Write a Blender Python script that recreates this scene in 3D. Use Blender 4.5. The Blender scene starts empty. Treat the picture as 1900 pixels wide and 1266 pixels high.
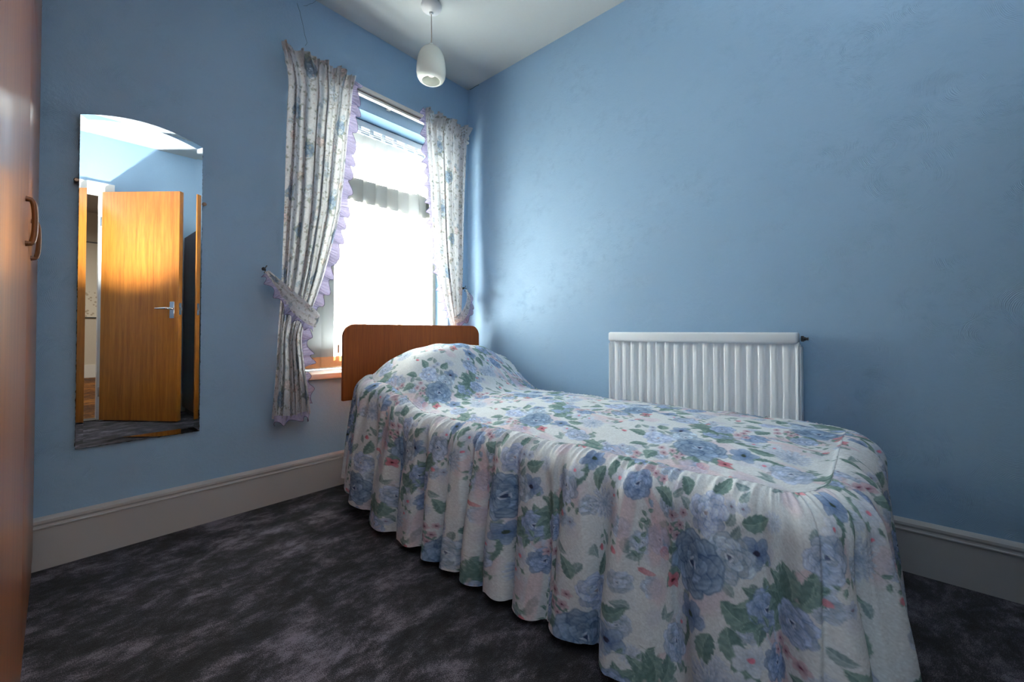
import bpy, math, random
import numpy as np
from mathutils import Matrix, Vector

random.seed(7)
rng = np.random.default_rng(7)
SC = bpy.context.scene
COL = SC.collection

# ------------------------------------------------------------------ camera
yaw, pit, rol = 0.8464, 0.0143, 0.0009
fw = Vector((math.sin(yaw)*math.cos(pit), math.cos(yaw)*math.cos(pit), math.sin(pit)))
rt = Vector((math.cos(yaw), -math.sin(yaw), 0)); up = rt.cross(fw)
r2 = rt*math.cos(rol)+up*math.sin(rol); u2 = up*math.cos(rol)-rt*math.sin(rol)
cd = bpy.data.cameras.new('camera'); cam = bpy.data.objects.new('camera', cd); COL.objects.link(cam)
cam.matrix_world = Matrix(((r2.x, u2.x, -fw.x, -1.9034), (r2.y, u2.y, -fw.y, -2.092), (r2.z, u2.z, -fw.z, 0.79), (0, 0, 0, 1)))
cd.sensor_width = 36; cd.lens = 36*763.4/1900; cd.shift_y = -28.4/1900; cd.clip_start = 0.01
SC.camera = cam

# ------------------------------------------------------------------ world, lights, exposure
W = bpy.data.worlds.new('sky'); SC.world = W; W.use_nodes = True
wn = W.node_tree.nodes; wl = W.node_tree.links
bg = wn['Background']; st = wn.new('ShaderNodeTexSky')
st.sky_type = 'NISHITA'; st.sun_disc = False; st.sun_elevation = math.radians(30); st.sun_rotation = math.radians(-45)
wl.new(st.outputs[0], bg.inputs[0]); bg.inputs[1].default_value = 0.006

def lamp(name, typ, loc, direction, energy, color, **kw):
    d = bpy.data.lights.new(name, typ); d.energy = energy; d.color = color
    for k, v in kw.items(): setattr(d, k, v)
    o = bpy.data.objects.new(name, d); COL.objects.link(o); o.location = loc
    o.rotation_euler = Vector(direction).to_track_quat('-Z', 'Y').to_euler()
    return o
lamp('sun', 'SUN', (-3, 3, 4), (1, -1, -.8), 19.0, (.97, .98, 1.0), angle=math.radians(.6))
# the photographer's bounce flash, turned up and back into the room
lamp('bounce_flash', 'SPOT', (-1.93, -2.13, .80), (.30, -.42, 1.9), 26.0, (.97, .97, .95), spot_size=math.radians(112), spot_blend=1.0, shadow_soft_size=.03)
# weak area light added to brighten the hall beyond the open door
lamp('hall_fill', 'AREA', (-1.9, -5.2, 2.3), (0, 0, -1), 2.8, (1.0, .92, .82), size=.5)
SC.view_settings.view_transform = 'Standard'; SC.view_settings.look = 'None'
SC.view_settings.gamma = 1; SC.view_settings.use_curve_mapping = False
SC.view_settings.exposure = 4.03
SC.cycles.max_bounces = 14; SC.cycles.diffuse_bounces = 8; SC.cycles.transparent_max_bounces = 12

# ------------------------------------------------------------------ helpers
def lin(c):
    c = np.asarray(c, float); c = c/255. if c.max() > 1.001 else c
    return np.where(c <= .04045, c/12.92, ((c+.055)/1.055)**2.4)
def L4(c): return tuple(float(x) for x in lin(c))+(1.0,)

def tag(o, label=None, cat=None, group=None, kind=None):
    for k, v in (('label', label), ('category', cat), ('group', group), ('kind', kind)):
        if v: o[k] = v
    return o
def mesh(name, V, F, mat=None, parent=None, smooth=False, col=None, uv=None):
    me = bpy.data.meshes.new(name)
    V = np.asarray(V, np.float32)
    if isinstance(F, np.ndarray) and F.ndim == 2:
        k = F.shape[1]
        me.vertices.add(len(V)); me.vertices.foreach_set('co', V.ravel())
        me.loops.add(F.size); me.loops.foreach_set('vertex_index', F.ravel().astype(np.int32))
        me.polygons.add(len(F)); me.polygons.foreach_set('loop_start', (np.arange(len(F))*k).astype(np.int32))
        me.update(calc_edges=True)
    else:
        me.from_pydata([tuple(map(float, v)) for v in V], [], [tuple(f) for f in F]); me.update()
    if smooth: me.polygons.foreach_set('use_smooth', np.ones(len(me.polygons), bool))
    if col is not None:
        a = me.color_attributes.new('print', 'FLOAT_COLOR', 'POINT')
        c4 = np.ones((len(V), 4), np.float32); c4[:, :3] = col; a.data.foreach_set('color', c4.ravel())
    if mat: me.materials.append(mat)
    o = bpy.data.objects.new(name, me); COL.objects.link(o)
    if parent: o.parent = parent
    return o
def empty(name, loc=(0, 0, 0)):
    o = bpy.data.objects.new(name, None); COL.objects.link(o); o.location = loc; o.empty_display_size = .05
    return o

class MB:
    def __init__(s): s.V = []; s.F = []
    def box(s, x0, x1, y0, y1, z0, z1, bev=0):
        if bev:
            return s.bevbox(x0, x1, y0, y1, z0, z1, bev)
        b = len(s.V)
        s.V += [(x, y, z) for z in (z0, z1) for y in (y0, y1) for x in (x0, x1)]
        s.F += [tuple(b+i for i in f) for f in ((0, 2, 3, 1), (4, 5, 7, 6), (0, 1, 5, 4), (2, 6, 7, 3), (0, 4, 6, 2), (1, 3, 7, 5))]
    def bevbox(s, x0, x1, y0, y1, z0, z1, b):
        import bmesh
        bm = bmesh.new(); bmesh.ops.create_cube(bm, size=1)
        for v in bm.verts:
            v.co = ((x0+x1)/2+v.co.x*(x1-x0), (y0+y1)/2+v.co.y*(y1-y0), (z0+z1)/2+v.co.z*(z1-z0))
        bmesh.ops.bevel(bm, geom=bm.edges[:], offset=b, segments=3, profile=.5, affect='EDGES')
        bm.verts.ensure_lookup_table(); n = len(s.V)
        s.V += [tuple(v.co) for v in bm.verts]; s.F += [tuple(n+v.index for v in f.verts) for f in bm.faces]
        bm.free()
    def grid(s, P, close=False):      # P: array (n,m,3)
        P = np.asarray(P); n, m = P.shape[:2]; b = len(s.V); s.V += [tuple(p) for p in P.reshape(-1, 3)]
        for i in range(n-1):
            for j in range(m if close else m-1):
                k = (j+1) % m
                s.F.append((b+i*m+j, b+i*m+k, b+(i+1)*m+k, b+(i+1)*m+j))
    def tube(s, pts, r, n=10, caps=True):
        pts = [Vector(p) for p in pts]; rs = r if hasattr(r, '__len__') else [r]*len(pts)
        rows = []
        t0 = (pts[1]-pts[0]).normalized(); a = t0.orthogonal().normalized()
        for i, p in enumerate(pts):
            t = (pts[min(i+1, len(pts)-1)]-pts[max(i-1, 0)]).normalized()
            a = (a-t*a.dot(t)).normalized(); b = t.cross(a)
            rows.append([tuple(p+(a*math.cos(q)+b*math.sin(q))*rs[i]) for q in [2*math.pi*k/n for k in range(n)]])
        b0 = len(s.V); s.grid(rows, close=True)
        if caps:
            s.F.append(tuple(b0+k for k in range(n))[::-1]); s.F.append(tuple(b0+(len(pts)-1)*n+k for k in range(n)))
    def lathe(s, prof, cx, cy, n=32):  # prof list of (r,z)
        rows = [[(cx+r*math.cos(2*math.pi*k/n), cy+r*math.sin(2*math.pi*k/n), z) for k in range(n)] for r, z in prof]
        s.grid(rows, close=True)
    def prism(s, poly, axis, a0, a1):   # extrude 2D poly along axis
        b = len(s.V); n = len(poly)
        def mk(p, a): return {'x': (a, p[0], p[1]), 'y': (p[0], a, p[1]), 'z': (p[0], p[1], a)}[axis]
        s.V += [mk(p, a0) for p in poly]+[mk(p, a1) for p in poly]
        s.F += [(b+i, b+(i+1) % n, b+n+(i+1) % n, b+n+i) for i in range(n)]
        s.F += [tuple(b+i for i in range(n))[::-1], tuple(b+n+i for i in range(n))]
    def build(s, name, mat, parent=None, smooth=False):
        o = mesh(name, s.V, s.F, mat, parent, False)
        import bmesh
        bm = bmesh.new(); bm.from_mesh(o.data); bmesh.ops.recalc_face_normals(bm, faces=bm.faces[:]); bm.to_mesh(o.data); bm.free()
        if smooth:
            o.data.polygons.foreach_set('use_smooth', np.ones(len(o.data.polygons), bool))
            o.data.set_sharp_from_angle(angle=math.radians(40))
        return o

# ------------------------------------------------------------------ material helpers
class NT:
    def __init__(s, name):
        s.m = bpy.data.materials.new(name); s.m.use_nodes = True; s.t = s.m.node_tree
        s.t.nodes.clear(); s.out = s.n('ShaderNodeOutputMaterial')
    def n(s, typ, **kw):
        q = s.t.nodes.new(typ)
        for k, v in kw.items():
            if k.startswith('i_'):
                key = k[2:]; key = int(key) if key.isdigit() else key.replace('_', ' ')
                s.set(q.inputs[key], v)
            else: setattr(q, k, v)
        return q
    def set(s, sock, v):
        if isinstance(v, bpy.types.NodeSocket): s.t.links.new(v, sock)
        else: sock.default_value = v
    def math(s, op, a, b=0.0, c=None):
        q = s.n('ShaderNodeMath', operation=op); s.set(q.inputs[0], a); s.set(q.inputs[1], b)
        if c is not None: s.set(q.inputs[2], c)
        return q.outputs[0]
    def noise(s, vec, scale, detail=3, rough=.5, dist=0):
        q = s.n('ShaderNodeTexNoise'); s.set(q.inputs['Vector'], vec); q.inputs['Scale'].default_value = scale
        q.inputs['Detail'].default_value = detail; q.inputs['Roughness'].default_value = rough; q.inputs['Distortion'].default_value = dist
        return q
    def ramp(s, fac, stops, interp='LINEAR'):
        q = s.n('ShaderNodeValToRGB'); s.set(q.inputs[0], fac); cr = q.color_ramp; cr.interpolation = interp
        while len(cr.elements) < len(stops): cr.elements.new(.5)
        for e, (p, c) in zip(cr.elements, stops): e.position = p; e.color = c
        return q.outputs[0]
    def mix(s, fac, a, b, mode='MIX'):
        q = s.n('ShaderNodeMix', data_type='RGBA', blend_type=mode)
        s.set(q.inputs[0], fac); s.set(q.inputs[6], a); s.set(q.inputs[7], b); return q.outputs[2]
    def bump(s, h, strength, dist):
        q = s.n('ShaderNodeBump'); s.set(q.inputs['Height'], h); q.inputs['Strength'].default_value = strength; q.inputs['Distance'].default_value = dist
        return q.outputs[0]
    def bsdf(s, **kw):
        return s.n('ShaderNodeBsdfPrincipled', **kw)
    def fin(s, sh): s.t.links.new(sh, s.out.inputs[0]); return s.m
def obj_co(t): return t.n('ShaderNodeTexCoord').outputs['Object']

def plain(name, c, rough=.5, metal=0, coat=0, bump=None, noise=None):
    t = NT(name); co = obj_co(t)
    base = L4(c)
    if noise:
        f = t.noise(co, noise[0], 4).outputs[0]
        base = t.mix(f, L4(c), L4([x*noise[1] for x in c]))
    b = t.bsdf(i_Base_Color=base, i_Roughness=rough, i_Metallic=metal); b.inputs['Coat Weight'].default_value = coat
    if bump: t.set(b.inputs['Normal'], t.bump(t.noise(co, bump[0], 3).outputs[0], bump[1], bump[2]))
    return t.fin(b.outputs[0])

def wall_paint(name, axis, strength=.6):
    t = NT(name); co = obj_co(t); sp = t.n('ShaderNodeSeparateXYZ', i_0=co)
    cb = t.n('ShaderNodeCombineXYZ'); t.set(cb.inputs[0], sp.outputs[{'y': 0, 'x': 1}[axis]]); t.set(cb.inputs[1], sp.outputs[2])
    v = cb.outputs[0]
    nz = t.noise(v, 9, 2); vm = t.n('ShaderNodeVectorMath', operation='MULTIPLY_ADD', i_0=nz.outputs['Color'], i_1=(.035, .035, 0), i_2=v)
    def rings(scale, off, spacing):
        mp = t.n('ShaderNodeMapping', i_Vector=vm.outputs[0]); mp.inputs['Location'].default_value = off
        vo = t.n('ShaderNodeTexVoronoi', voronoi_dimensions='2D'); t.set(vo.inputs['Vector'], mp.outputs[0]); vo.inputs['Scale'].default_value = scale
        d = vo.outputs['Distance']
        jit = t.math('MULTIPLY', t.noise(v, 38, 3, .6).outputs[0], 5.5)
        ph = t.math('ADD', t.math('MULTIPLY', d, 6.2832/(scale*spacing)), jit)
        s_ = t.math('SINE', ph)
        fade = t.ramp(d, [(0.0, (.75, .75, .75, 1)), (.25, (1, 1, 1, 1)), (.62, (.25, .25, .25, 1)), (.9, (0, 0, 0, 1))])
        return t.math('MULTIPLY', s_, fade)
    r1 = rings(4.3, (.03, .07, 0), .0036); r2_ = rings(3.5, (1.7, 2.3, 0), .0039)
    sel = t.ramp(t.noise(v, 3.0, 1).outputs[0], [(.47, (0, 0, 0, 1)), (.53, (1, 1, 1, 1))])
    r = t.mix(sel, r1, r2_)
    am = t.ramp(t.noise(v, 17, 5, .7).outputs[0], [(.44, (.04, .04, .04, 1)), (.62, (1, 1, 1, 1))])
    h = t.math('MULTIPLY', r, am)
    h = t.math('ADD', h, t.math('MULTIPLY', t.noise(v, 70, 4, .6).outputs[0], 1.3))
    tint = t.noise(v, 1.2, 3).outputs[0]
    c = t.mix(tint, L4((152, 184, 212)), L4((147, 180, 210)))
    b = t.bsdf(i_Base_Color=c, i_Roughness=.52); b.inputs['Specular IOR Level'].default_value = .35
    t.set(b.inputs['Normal'], t.bump(h, strength, .0010))
    return t.fin(b.outputs[0])

def wood(name, dark, light, axis='z', rough=.3, coat=.3, scale=1.0, coat_rough=.12):
    t = NT(name); co = obj_co(t)
    sc = {'z': (38, 38, 1.6), 'x': (1.6, 38, 38)}[axis]
    mp = t.n('ShaderNodeMapping', i_Vector=co); mp.inputs['Scale'].default_value = tuple(q*scale for q in sc)
    f1 = t.noise(mp.outputs[0], 1.0, 6, .62, .4).outputs[0]
    mp2 = t.n('ShaderNodeMapping', i_Vector=co); mp2.inputs['Scale'].default_value = {'z': (320, 320, 9), 'x': (9, 320, 320)}[axis]
    f2 = t.noise(mp2.outputs[0], 1.0, 2).outputs[0]
    c = t.ramp(f1, [(.3, L4(dark)), (.7, L4(light))])
    c = t.mix(t.math('MULTIPLY', t.ramp(f2, [(.35, (1, 1, 1, 1)), (.55, (0, 0, 0, 1))]), .3), c, L4([q*.62 for q in dark]))
    b = t.bsdf(i_Base_Color=c, i_Roughness=rough); b.inputs['Coat Weight'].default_value = coat; b.inputs['Coat Roughness'].default_value = coat_rough
    t.set(b.inputs['Normal'], t.bump(f2, .12, .0006))
    return t.fin(b.outputs[0])

def cloth_print(name, trans=.0, weave=900, rough=.85, tint=(1, 1, 1, 1), wstr=.25):
    t = NT(name); at = t.n('ShaderNodeAttribute', attribute_name='print'); co = obj_co(t)
    c = at.outputs['Color']
    nb = t.bump(t.noise(co, weave, 2).outputs[0], wstr, .0008)
    b = t.bsdf(i_Base_Color=c, i_Roughness=rough, i_Normal=nb); b.inputs['Specular IOR Level'].default_value = .12
    if trans:
        tr = t.n('ShaderNodeBsdfTranslucent', i_Color=t.mix(1.0, c, tint, 'MULTIPLY'))
        m = t.n('ShaderNodeMixShader'); m.inputs[0].default_value = trans; t.set(m.inputs[1], b.outputs[0]); t.set(m.inputs[2], tr.outputs[0])
        return t.fin(m.outputs[0])
    return t.fin(b.outputs[0])
def cloth_plain(name, c, trans, noise=120):
    t = NT(name); co = obj_co(t)
    n = t.noise(co, noise, 3).outputs[0]
    col = t.mix(n, L4(c), L4([q*.86 for q in c]))
    b = t.bsdf(i_Base_Color=col, i_Roughness=.8, i_Normal=t.bump(n, .3, .002)); b.inputs['Specular IOR Level'].default_value = .15
    tr = t.n('ShaderNodeBsdfTranslucent', i_Color=col)
    m = t.n('ShaderNodeMixShader'); m.inputs[0].default_value = trans; t.set(m.inputs[1], b.outputs[0]); t.set(m.inputs[2], tr.outputs[0])
    return t.fin(m.outputs[0])

M = {}
M['wall_y'] = wall_paint('blue_swirled_plaster_y', 'y'); M['wall_x'] = wall_paint('blue_swirled_plaster_x', 'x')
M['ceiling'] = plain('ceiling_white', (182, 190, 193), .8, bump=(60, .25, .002), noise=(2, .97))
M['cream_paint'] = plain('cream_gloss_paint', (182, 181, 182), .32, noise=(3, .96), bump=(120, .06, .001))
M['white_paint'] = plain('white_gloss_paint', (226, 226, 222), .35)
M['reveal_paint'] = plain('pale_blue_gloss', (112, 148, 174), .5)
M['upvc'] = plain('white_plastic', (204, 208, 212), .3)
M['sill'] = plain('sill_cream', (232, 214, 200), .35, noise=(30, .95))
M['radiator'] = plain('radiator_enamel', (228, 234, 238), .42, noise=(4, .985))
M['dark_metal'] = plain('dark_metal', (70, 72, 74), .4, 1)
M['chrome'] = plain('chrome', (225, 225, 228), .12, 1)
M['clip'] = plain('clip_bronze', (150, 130, 115), .4, .6)
M['teak'] = wood('teak_veneer', (150, 86, 26), (192, 122, 46), rough=.32, coat=.25)
M['ward'] = wood('wardrobe_veneer', (128, 64, 22), (164, 92, 40), rough=.4, coat=.45, coat_rough=.16)
M['wardhandle'] = wood('handle_wood', (112, 66, 32), (150, 96, 52), rough=.4, coat=.2)
M['headboard'] = wood('headboard_wood', (146, 68, 10), (172, 88, 18), axis='z', rough=.66, coat=0, scale=4)
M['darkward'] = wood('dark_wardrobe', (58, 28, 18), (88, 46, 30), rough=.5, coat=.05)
M['mattress'] = plain('mattress_ticking', (205, 200, 190), .9, bump=(200, .3, .002))
M['lavender'] = cloth_plain('lavender_cotton', (184, 178, 210), .24)
M['lav_edge'] = cloth_plain('lavender_overlock', (108, 98, 140), .1)
M['hallwall'] = plain('hall_wall', (205, 198, 184), .8)
M['hallceil'] = plain('hall_ceiling', (170, 168, 165), .8)
M['dark'] = plain('dark_gap', (30, 22, 20), .7)

def carpet(name, c0, c1, c2, sc):
    t = NT(name); co = obj_co(t)
    wv = t.n('ShaderNodeVectorMath', operation='MULTIPLY_ADD', i_0=t.noise(co, 3.2, 2).outputs['Color'], i_1=(.10, .10, 0), i_2=co)
    mp = t.n('ShaderNodeMapping', i_Vector=wv.outputs[0]); mp.inputs['Rotation'].default_value = (0, 0, .9); mp.inputs['Scale'].default_value = (1.0, 1.6, 1)
    a = t.noise(mp.outputs[0], sc, 10, .76, .1).outputs[0]
    pile = t.noise(co, 420, 3, .7).outputs[0]
    big = t.noise(co, 1.7, 3).outputs[0]
    f = t.math('ADD', t.math('ADD', a, t.math('MULTIPLY', t.math('SUBTRACT', big, .5), .34)), t.math('MULTIPLY', t.math('SUBTRACT', pile, .5), .62))
    c = t.ramp(f, [(.40, L4(c0)), (.52, L4(c1)), (.64, L4(c2))])
    h2 = t.noise(co, 1.4, 2).outputs[0]
    c = t.mix(t.ramp(h2, [(.4, (0, 0, 0, 1)), (.6, (.5, .5, .5, 1))]), c, t.mix(1.0, c, (.84, .94, 1.12, 1), 'MULTIPLY'))
    b = t.bsdf(i_Base_Color=c, i_Roughness=.95); b.inputs['Specular IOR Level'].default_value = .08
    b.inputs['Sheen Weight'].default_value = .12; b.inputs['Sheen Roughness'].default_value = .5
    t.set(b.inputs['Normal'], t.bump(t.math('ADD', pile, t.math('MULTIPLY', a, 1.5)), .75, .008))
    return t.fin(b.outputs[0])
M['carpet'] = carpet('dark_plush_carpet', (10, 10, 16), (52, 49, 58), (134, 125, 136), 6.0)
M['hallcarpet'] = carpet('gold_brown_carpet', (50, 24, 8), (120, 70, 20), (190, 125, 50), 9.0)

# ------------------------------------------------------------------ room shell
H = 2.452; XL = -2.52; YB = -2.93
WX0, WX1, WZ0, WZ1 = -1.10, -.17, .585, 2.006      # window opening
def struct(name, mb, mat, parent=None, smooth=False):
    o = mb.build(name, mat, parent, smooth)
    if not parent: o['kind'] = 'structure'
    return o
m = MB(); m.box(XL-.2, .2, YB, .3, -.08, 0); struct('floor', m, M['carpet'])
m = MB(); m.box(XL-.2, .2, YB-.1, .3, H, H+.1); struct('ceiling', m, M['ceiling'])
m = MB(); m.box(XL, WX0, 0, .3, 0, H); m.box(WX1, .15, 0, .3, 0, H); m.box(WX0, WX1, 0, .3, 0, WZ0-.012); m.box(WX0, WX1, 0, .3, WZ1, H)
wall_w = struct('wall_window', m, M['wall_y'])
m = MB(); m.box(0, .15, YB-.1, 0, 0, H); wall_r = struct('wall_right', m, M['wall_x'])
m = MB(); m.box(XL-.15, XL, YB-.1, .3, 0, H); struct('wall_left', m, M['wall_x'])
DX0, DX1, DZ = -2.30, -1.60, 1.965
m = MB(); m.box(XL, DX0, YB-.12, YB, 0, H); m.box(DX1, 0, YB-.12, YB, 0, H); m.box(DX0, DX1, YB-.12, YB, DZ, H)
struct('wall_back', m, M['wall_y'])
# hall beyond the open door
m = MB(); m.box(-3.6, 0, -7.35, YB, -.08, 0); struct('floor_hall', m, M['hallcarpet'])
m = MB(); m.box(-3.6, 0, -7.35, -7.2, 0, 2.6); struct('wall_hall_end', m, M['hallwall'])
m = MB(); m.box(-3.7, -3.6, -7.35, YB-.12, 0, 2.6); struct('wall_hall_left', m, M['hallwall'])
m = MB(); m.box(-.1, 0, -7.35, YB-.12, 0, 2.6); struct('wall_hall_right', m, M['hallwall'])
m = MB(); m.box(-3.7, 0, -7.35, YB-.12, 2.6, 2.7); struct('ceiling_hall', m, M['hallceil'])
m = MB(); m.box(-3.7, XL, YB-.14, YB-.12, 0, 2.6); m.box(XL, 0, YB-.14, YB-.12, H, 2.6); struct('wall_hall_near', m, M['hallwall'])
m = MB(); m.box(-3.6, -.1, -7.2, -7.18, 0, .2); struct('baseboard_hall', m, M['white_paint'])

def skirt_profile(h=.1704):
    # (distance from wall, height)
    return [(0, 0), (.020, 0), (.020, h-.036), (.0235, h-.034), (.0235, h-.0305), (.018, h-.029), (.017, h-.024), (.0205, h-.017), (.0195, h-.009), (.013, h-.004), (.004, h), (0, h)]
pr = skirt_profile()
m = MB(); m.prism([(-d, z) for d, z in pr], 'x', XL, 0); struct('baseboard_window', m, M['cream_paint'], smooth=False)
m = MB(); m.prism([(-d, z) for d, z in pr], 'y', YB, 0); struct('baseboard_right', m, M['cream_paint'])
m = MB(); m.prism([(YB+d, z) for d, z in pr], 'x', -1.53, 0); struct('baseboard_back', m, M['cream_paint'])
m = MB(); m.prism([(XL+d, z) for d, z in pr], 'y', YB, 0); struct('baseboard_left', m, M['cream_paint'])
# hairline cracks in the plaster by the ceiling
m = MB()
m.tube([(-1.117, -.0004, 2.384), (-1.104, -.0004, 2.352), (-1.099, -.0004, 2.330), (-1.088, -.0004, 2.292), (-1.080, -.0004, 2.25), (-1.068, -.0004, 2.215), (-1.077, -.0004, 2.196)], .0007, 5)
m.tube([(-1.087, -.0004, 2.389), (-1.072, -.0004, 2.398), (-1.056, -.0004, 2.418), (-1.043, -.0004, 2.428), (-1.028, -.0004, 2.450)], .0006, 5)
m.build('plaster_crack', plain('crack_shadow', (62, 74, 90), .9), wall_w)
m = MB(); m.tube([(-.0005, -.02, 2.449), (-.0005, -.05, 2.447), (-.0005, -.075, 2.45), (-.0005, -.11, 2.448)], .0014, 5); m.build('plaster_crack', M['dark'], wall_r)

# ------------------------------------------------------------------ window
t = NT('window_glass'); gl = t.n('ShaderNodeBsdfGlossy', i_Roughness=.0); tr = t.n('ShaderNodeBsdfTransparent', i_Color=(.96, .98, .97, 1))
mx = t.n('ShaderNodeMixShader'); mx.inputs[0].default_value = .05; t.set(mx.inputs[1], tr.outputs[0]); t.set(mx.inputs[2], gl.outputs[0])
M['glass'] = t.fin(mx.outputs[0])
win = empty('window_1', ((WX0+WX1)/2, .2, WZ0)); win['kind'] = 'structure'
def wp(name, mb, mat, smooth=False):
    o = mb.build(name, mat, win, smooth); o.matrix_parent_inverse = Matrix.Translation(-win.location); return o
zt0, zt1 = 1.636, 1.723
m = MB()
m.box(WX0, WX0+.06, .19, .25, WZ0, WZ1); m.box(WX1-.06, WX1, .19, .25, WZ0, WZ1)
m.box(WX0+.06, WX1-.06, .19, .25, WZ0, WZ0+.06); m.box(WX0+.06, WX1-.06, .19, .25, 1.97, WZ1)
M['frame'] = plain('window_frame_paint', (176, 184, 190), .4); wp('frame', m, M['frame'])
m = MB(); m.box(WX0+.06, WX1-.06, .19, .25, zt0, zt1); wp('transom', m, M['frame'])
m = MB(); m.box(-.40, -.37, .185, .25, zt1, zt1+.012); m.box(-.44, -.33, .18, .189, zt1-.03, zt1+.0); wp('window_catch', m, M['upvc'])
m = MB()
for a, b_, c, d in ((WX0+.06, WX0+.11, WZ0+.06, zt0), (WX1-.11, WX1-.06, WZ0+.06, zt0), (WX0+.11, WX1-.11, WZ0+.06, WZ0+.105), (WX0+.11, WX1-.11, zt0-.0, zt0-.001)):
    m.box(a, b_, .195, .245, min(c, d), max(c, d))
wp('casement', m, M['frame'])
m = MB(); m.box(WX0+.06, WX1-.06, .217, .221, WZ0+.06, zt0); wp('pane', m, M['glass'])
m = MB(); m.box(WX0+.06, WX1-.06, .217, .221, zt1, 1.97); wp('pane', m, M['glass'])
# painted soffit and reveals
m = MB(); m.box(WX0, WX1, .001, .19, WZ1-.003, WZ1); m.box(WX0, WX0+.003, .001, .19, WZ0, WZ1-.003); m.box(WX1-.003, WX1, .001, .19, WZ0, WZ1-.003)
wp('reveal', m, M['reveal_paint'])
m = MB(); m.box(WX0-.035, WX1+.035, -.03, .0, WZ0-.034, WZ0-.004, bev=.006); m.box(WX0, WX1, -.005, .19, WZ0-.012, WZ0-.004)
wp('window_sill', m, M['sill'], True)

# ------------------------------------------------------------------ vertical blind
t = NT('blind_fabric'); co = obj_co(t)
mp = t.n('ShaderNodeMapping', i_Vector=co); mp.inputs['Scale'].default_value = (500, 500, 22)
nb = t.noise(mp.outputs[0], 1, 2).outputs[0]
cc = t.mix(nb, (.86, .855, .82, 1), (.81, .80, .765, 1))
d = t.n('ShaderNodeBsdfDiffuse', i_Color=t.mix(1., cc, (.05, .05, .05, 1), 'MULTIPLY')); tr = t.n('ShaderNodeBsdfTranslucent', i_Color=t.mix(1., cc, (1, .99, .95, 1), 'MULTIPLY'))
mx = t.n('ShaderNodeMixShader'); mx.inputs[0].default_value = .52; t.set(mx.inputs[1], d.outputs[0]); t.set(mx.inputs[2], tr.outputs[0])
M['blind'] = t.fin(mx.outputs[0])
M['hem'] = cloth_plain('blind_hem', (214, 176, 136), .4, 300)
M['clear_clip'] = plain('white_clip', (240, 242, 244), .25)
bl = empty('vertical_blind', (-.61, .12, 1.99)); tag(bl, 'sunlit cream vertical blind of wide fabric slats hanging in the window', 'window blind')
def bp(name, mb, mat, parent=None, smooth=False):
    o = mb.build(name, mat, bl, smooth); o.matrix_parent_inverse = Matrix.Translation(-bl.location); return o
m = MB(); m.box(WX0+.006, WX1-.006, .098, .142, 1.962, 1.998, bev=.004); bp('headrail', m, M['upvc'], smooth=True)
m = MB(); m.box(WX0+.006, WX1-.006, .09, .094, 1.929, 1.934); m.box(WX0+.006, WX1-.006, .09, .094, 1.944, 1.948); bp('spacer_chain', m, M['clear_clip'])
pitch = .0775; first = None
n_sl = 12
for k in range(n_sl):
    cx = WX0+.052+k*pitch
    if k == n_sl-1: cx = min(cx, WX1-.05)
    a = math.radians(7.0+rng.normal()*.7)
    ts = np.linspace(-.0445, .0445, 7)
    bow = .0022*(1-(ts/.0445)**2)
    pts = [(cx+math.cos(a)*q, .120+math.sin(a)*q-b_) for q, b_ in zip(ts, bow)]
    z0 = .598+rng.normal()*.001
    rows = [[(x, y, z) for x, y in pts] for z in (z0+.055, 1.925)]
    m = MB(); m.grid(rows); s_ = bp('slat', m, M['blind'], smooth=True)
    rows = [[(x, y-.0006, z) for x, y in pts] for z in (z0, z0+.056)]
    m = MB(); m.grid(rows); m.grid([[(x, y+.0016, z) for x, y in pts] for z in (z0, z0+.056)]); hm = bp('slat_weight', m, M['hem'], smooth=True)
    hm.parent = s_; hm.matrix_parent_inverse = Matrix.Identity(4)
    m = MB(); m.box(cx-.011, cx+.011, .100, .112, 1.922, 1.962); m.box(cx-.004, cx+.004, .092, .100, 1.932, 1.952); bp('hanger_clip', m, M['clear_clip'])
m = MB(); m.tube([(-.862, .085, 1.96), (-.860, .085, 1.3), (-.858, .085, .72)], .0013, 6); m.tube([(-.858, .085, .72), (-.858, .085, .715), (-.858, .085, .68), (-.858, .085, .672)], [.0015, .005, .0055, .002], 8); bp('control_cord', m, M['clip'])

# ------------------------------------------------------------------ curtain rail
rail = empty('curtain_rail', (-.62, 0, 2.07)); tag(rail, 'long cream plastic curtain rail with a dark slot fixed above the window', 'curtain rail')
def rp(name, mb, mat, smooth=False):
    o = mb.build(name, mat, rail, smooth); o.matrix_parent_inverse = Matrix.Translation(-rail.location); return o
m = MB()
m.box(-1.175, -.035, -.054, -.030, 2.078, 2.101, bev=.003); m.box(-1.175, -.035, -.054, -.030, 2.052, 2.066, bev=.003); m.box(-1.175, -.035, -.036, -.028, 2.06, 2.09)
rp('track', m, plain('rail_plastic', (226, 222, 214), .4), True)
m = MB(); m.box(-1.17, -.04, -.041, -.0362, 2.064, 2.083); rp('track_slot', m, plain('slot_shadow_plastic', (120, 108, 100), .6))
for x in (-1.12, -.62, -.12):
    m = MB(); m.box(x-.012, x+.012, -.029, 0, 2.058, 2.092, bev=.002); rp('bracket', m, M['upvc'])

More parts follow.
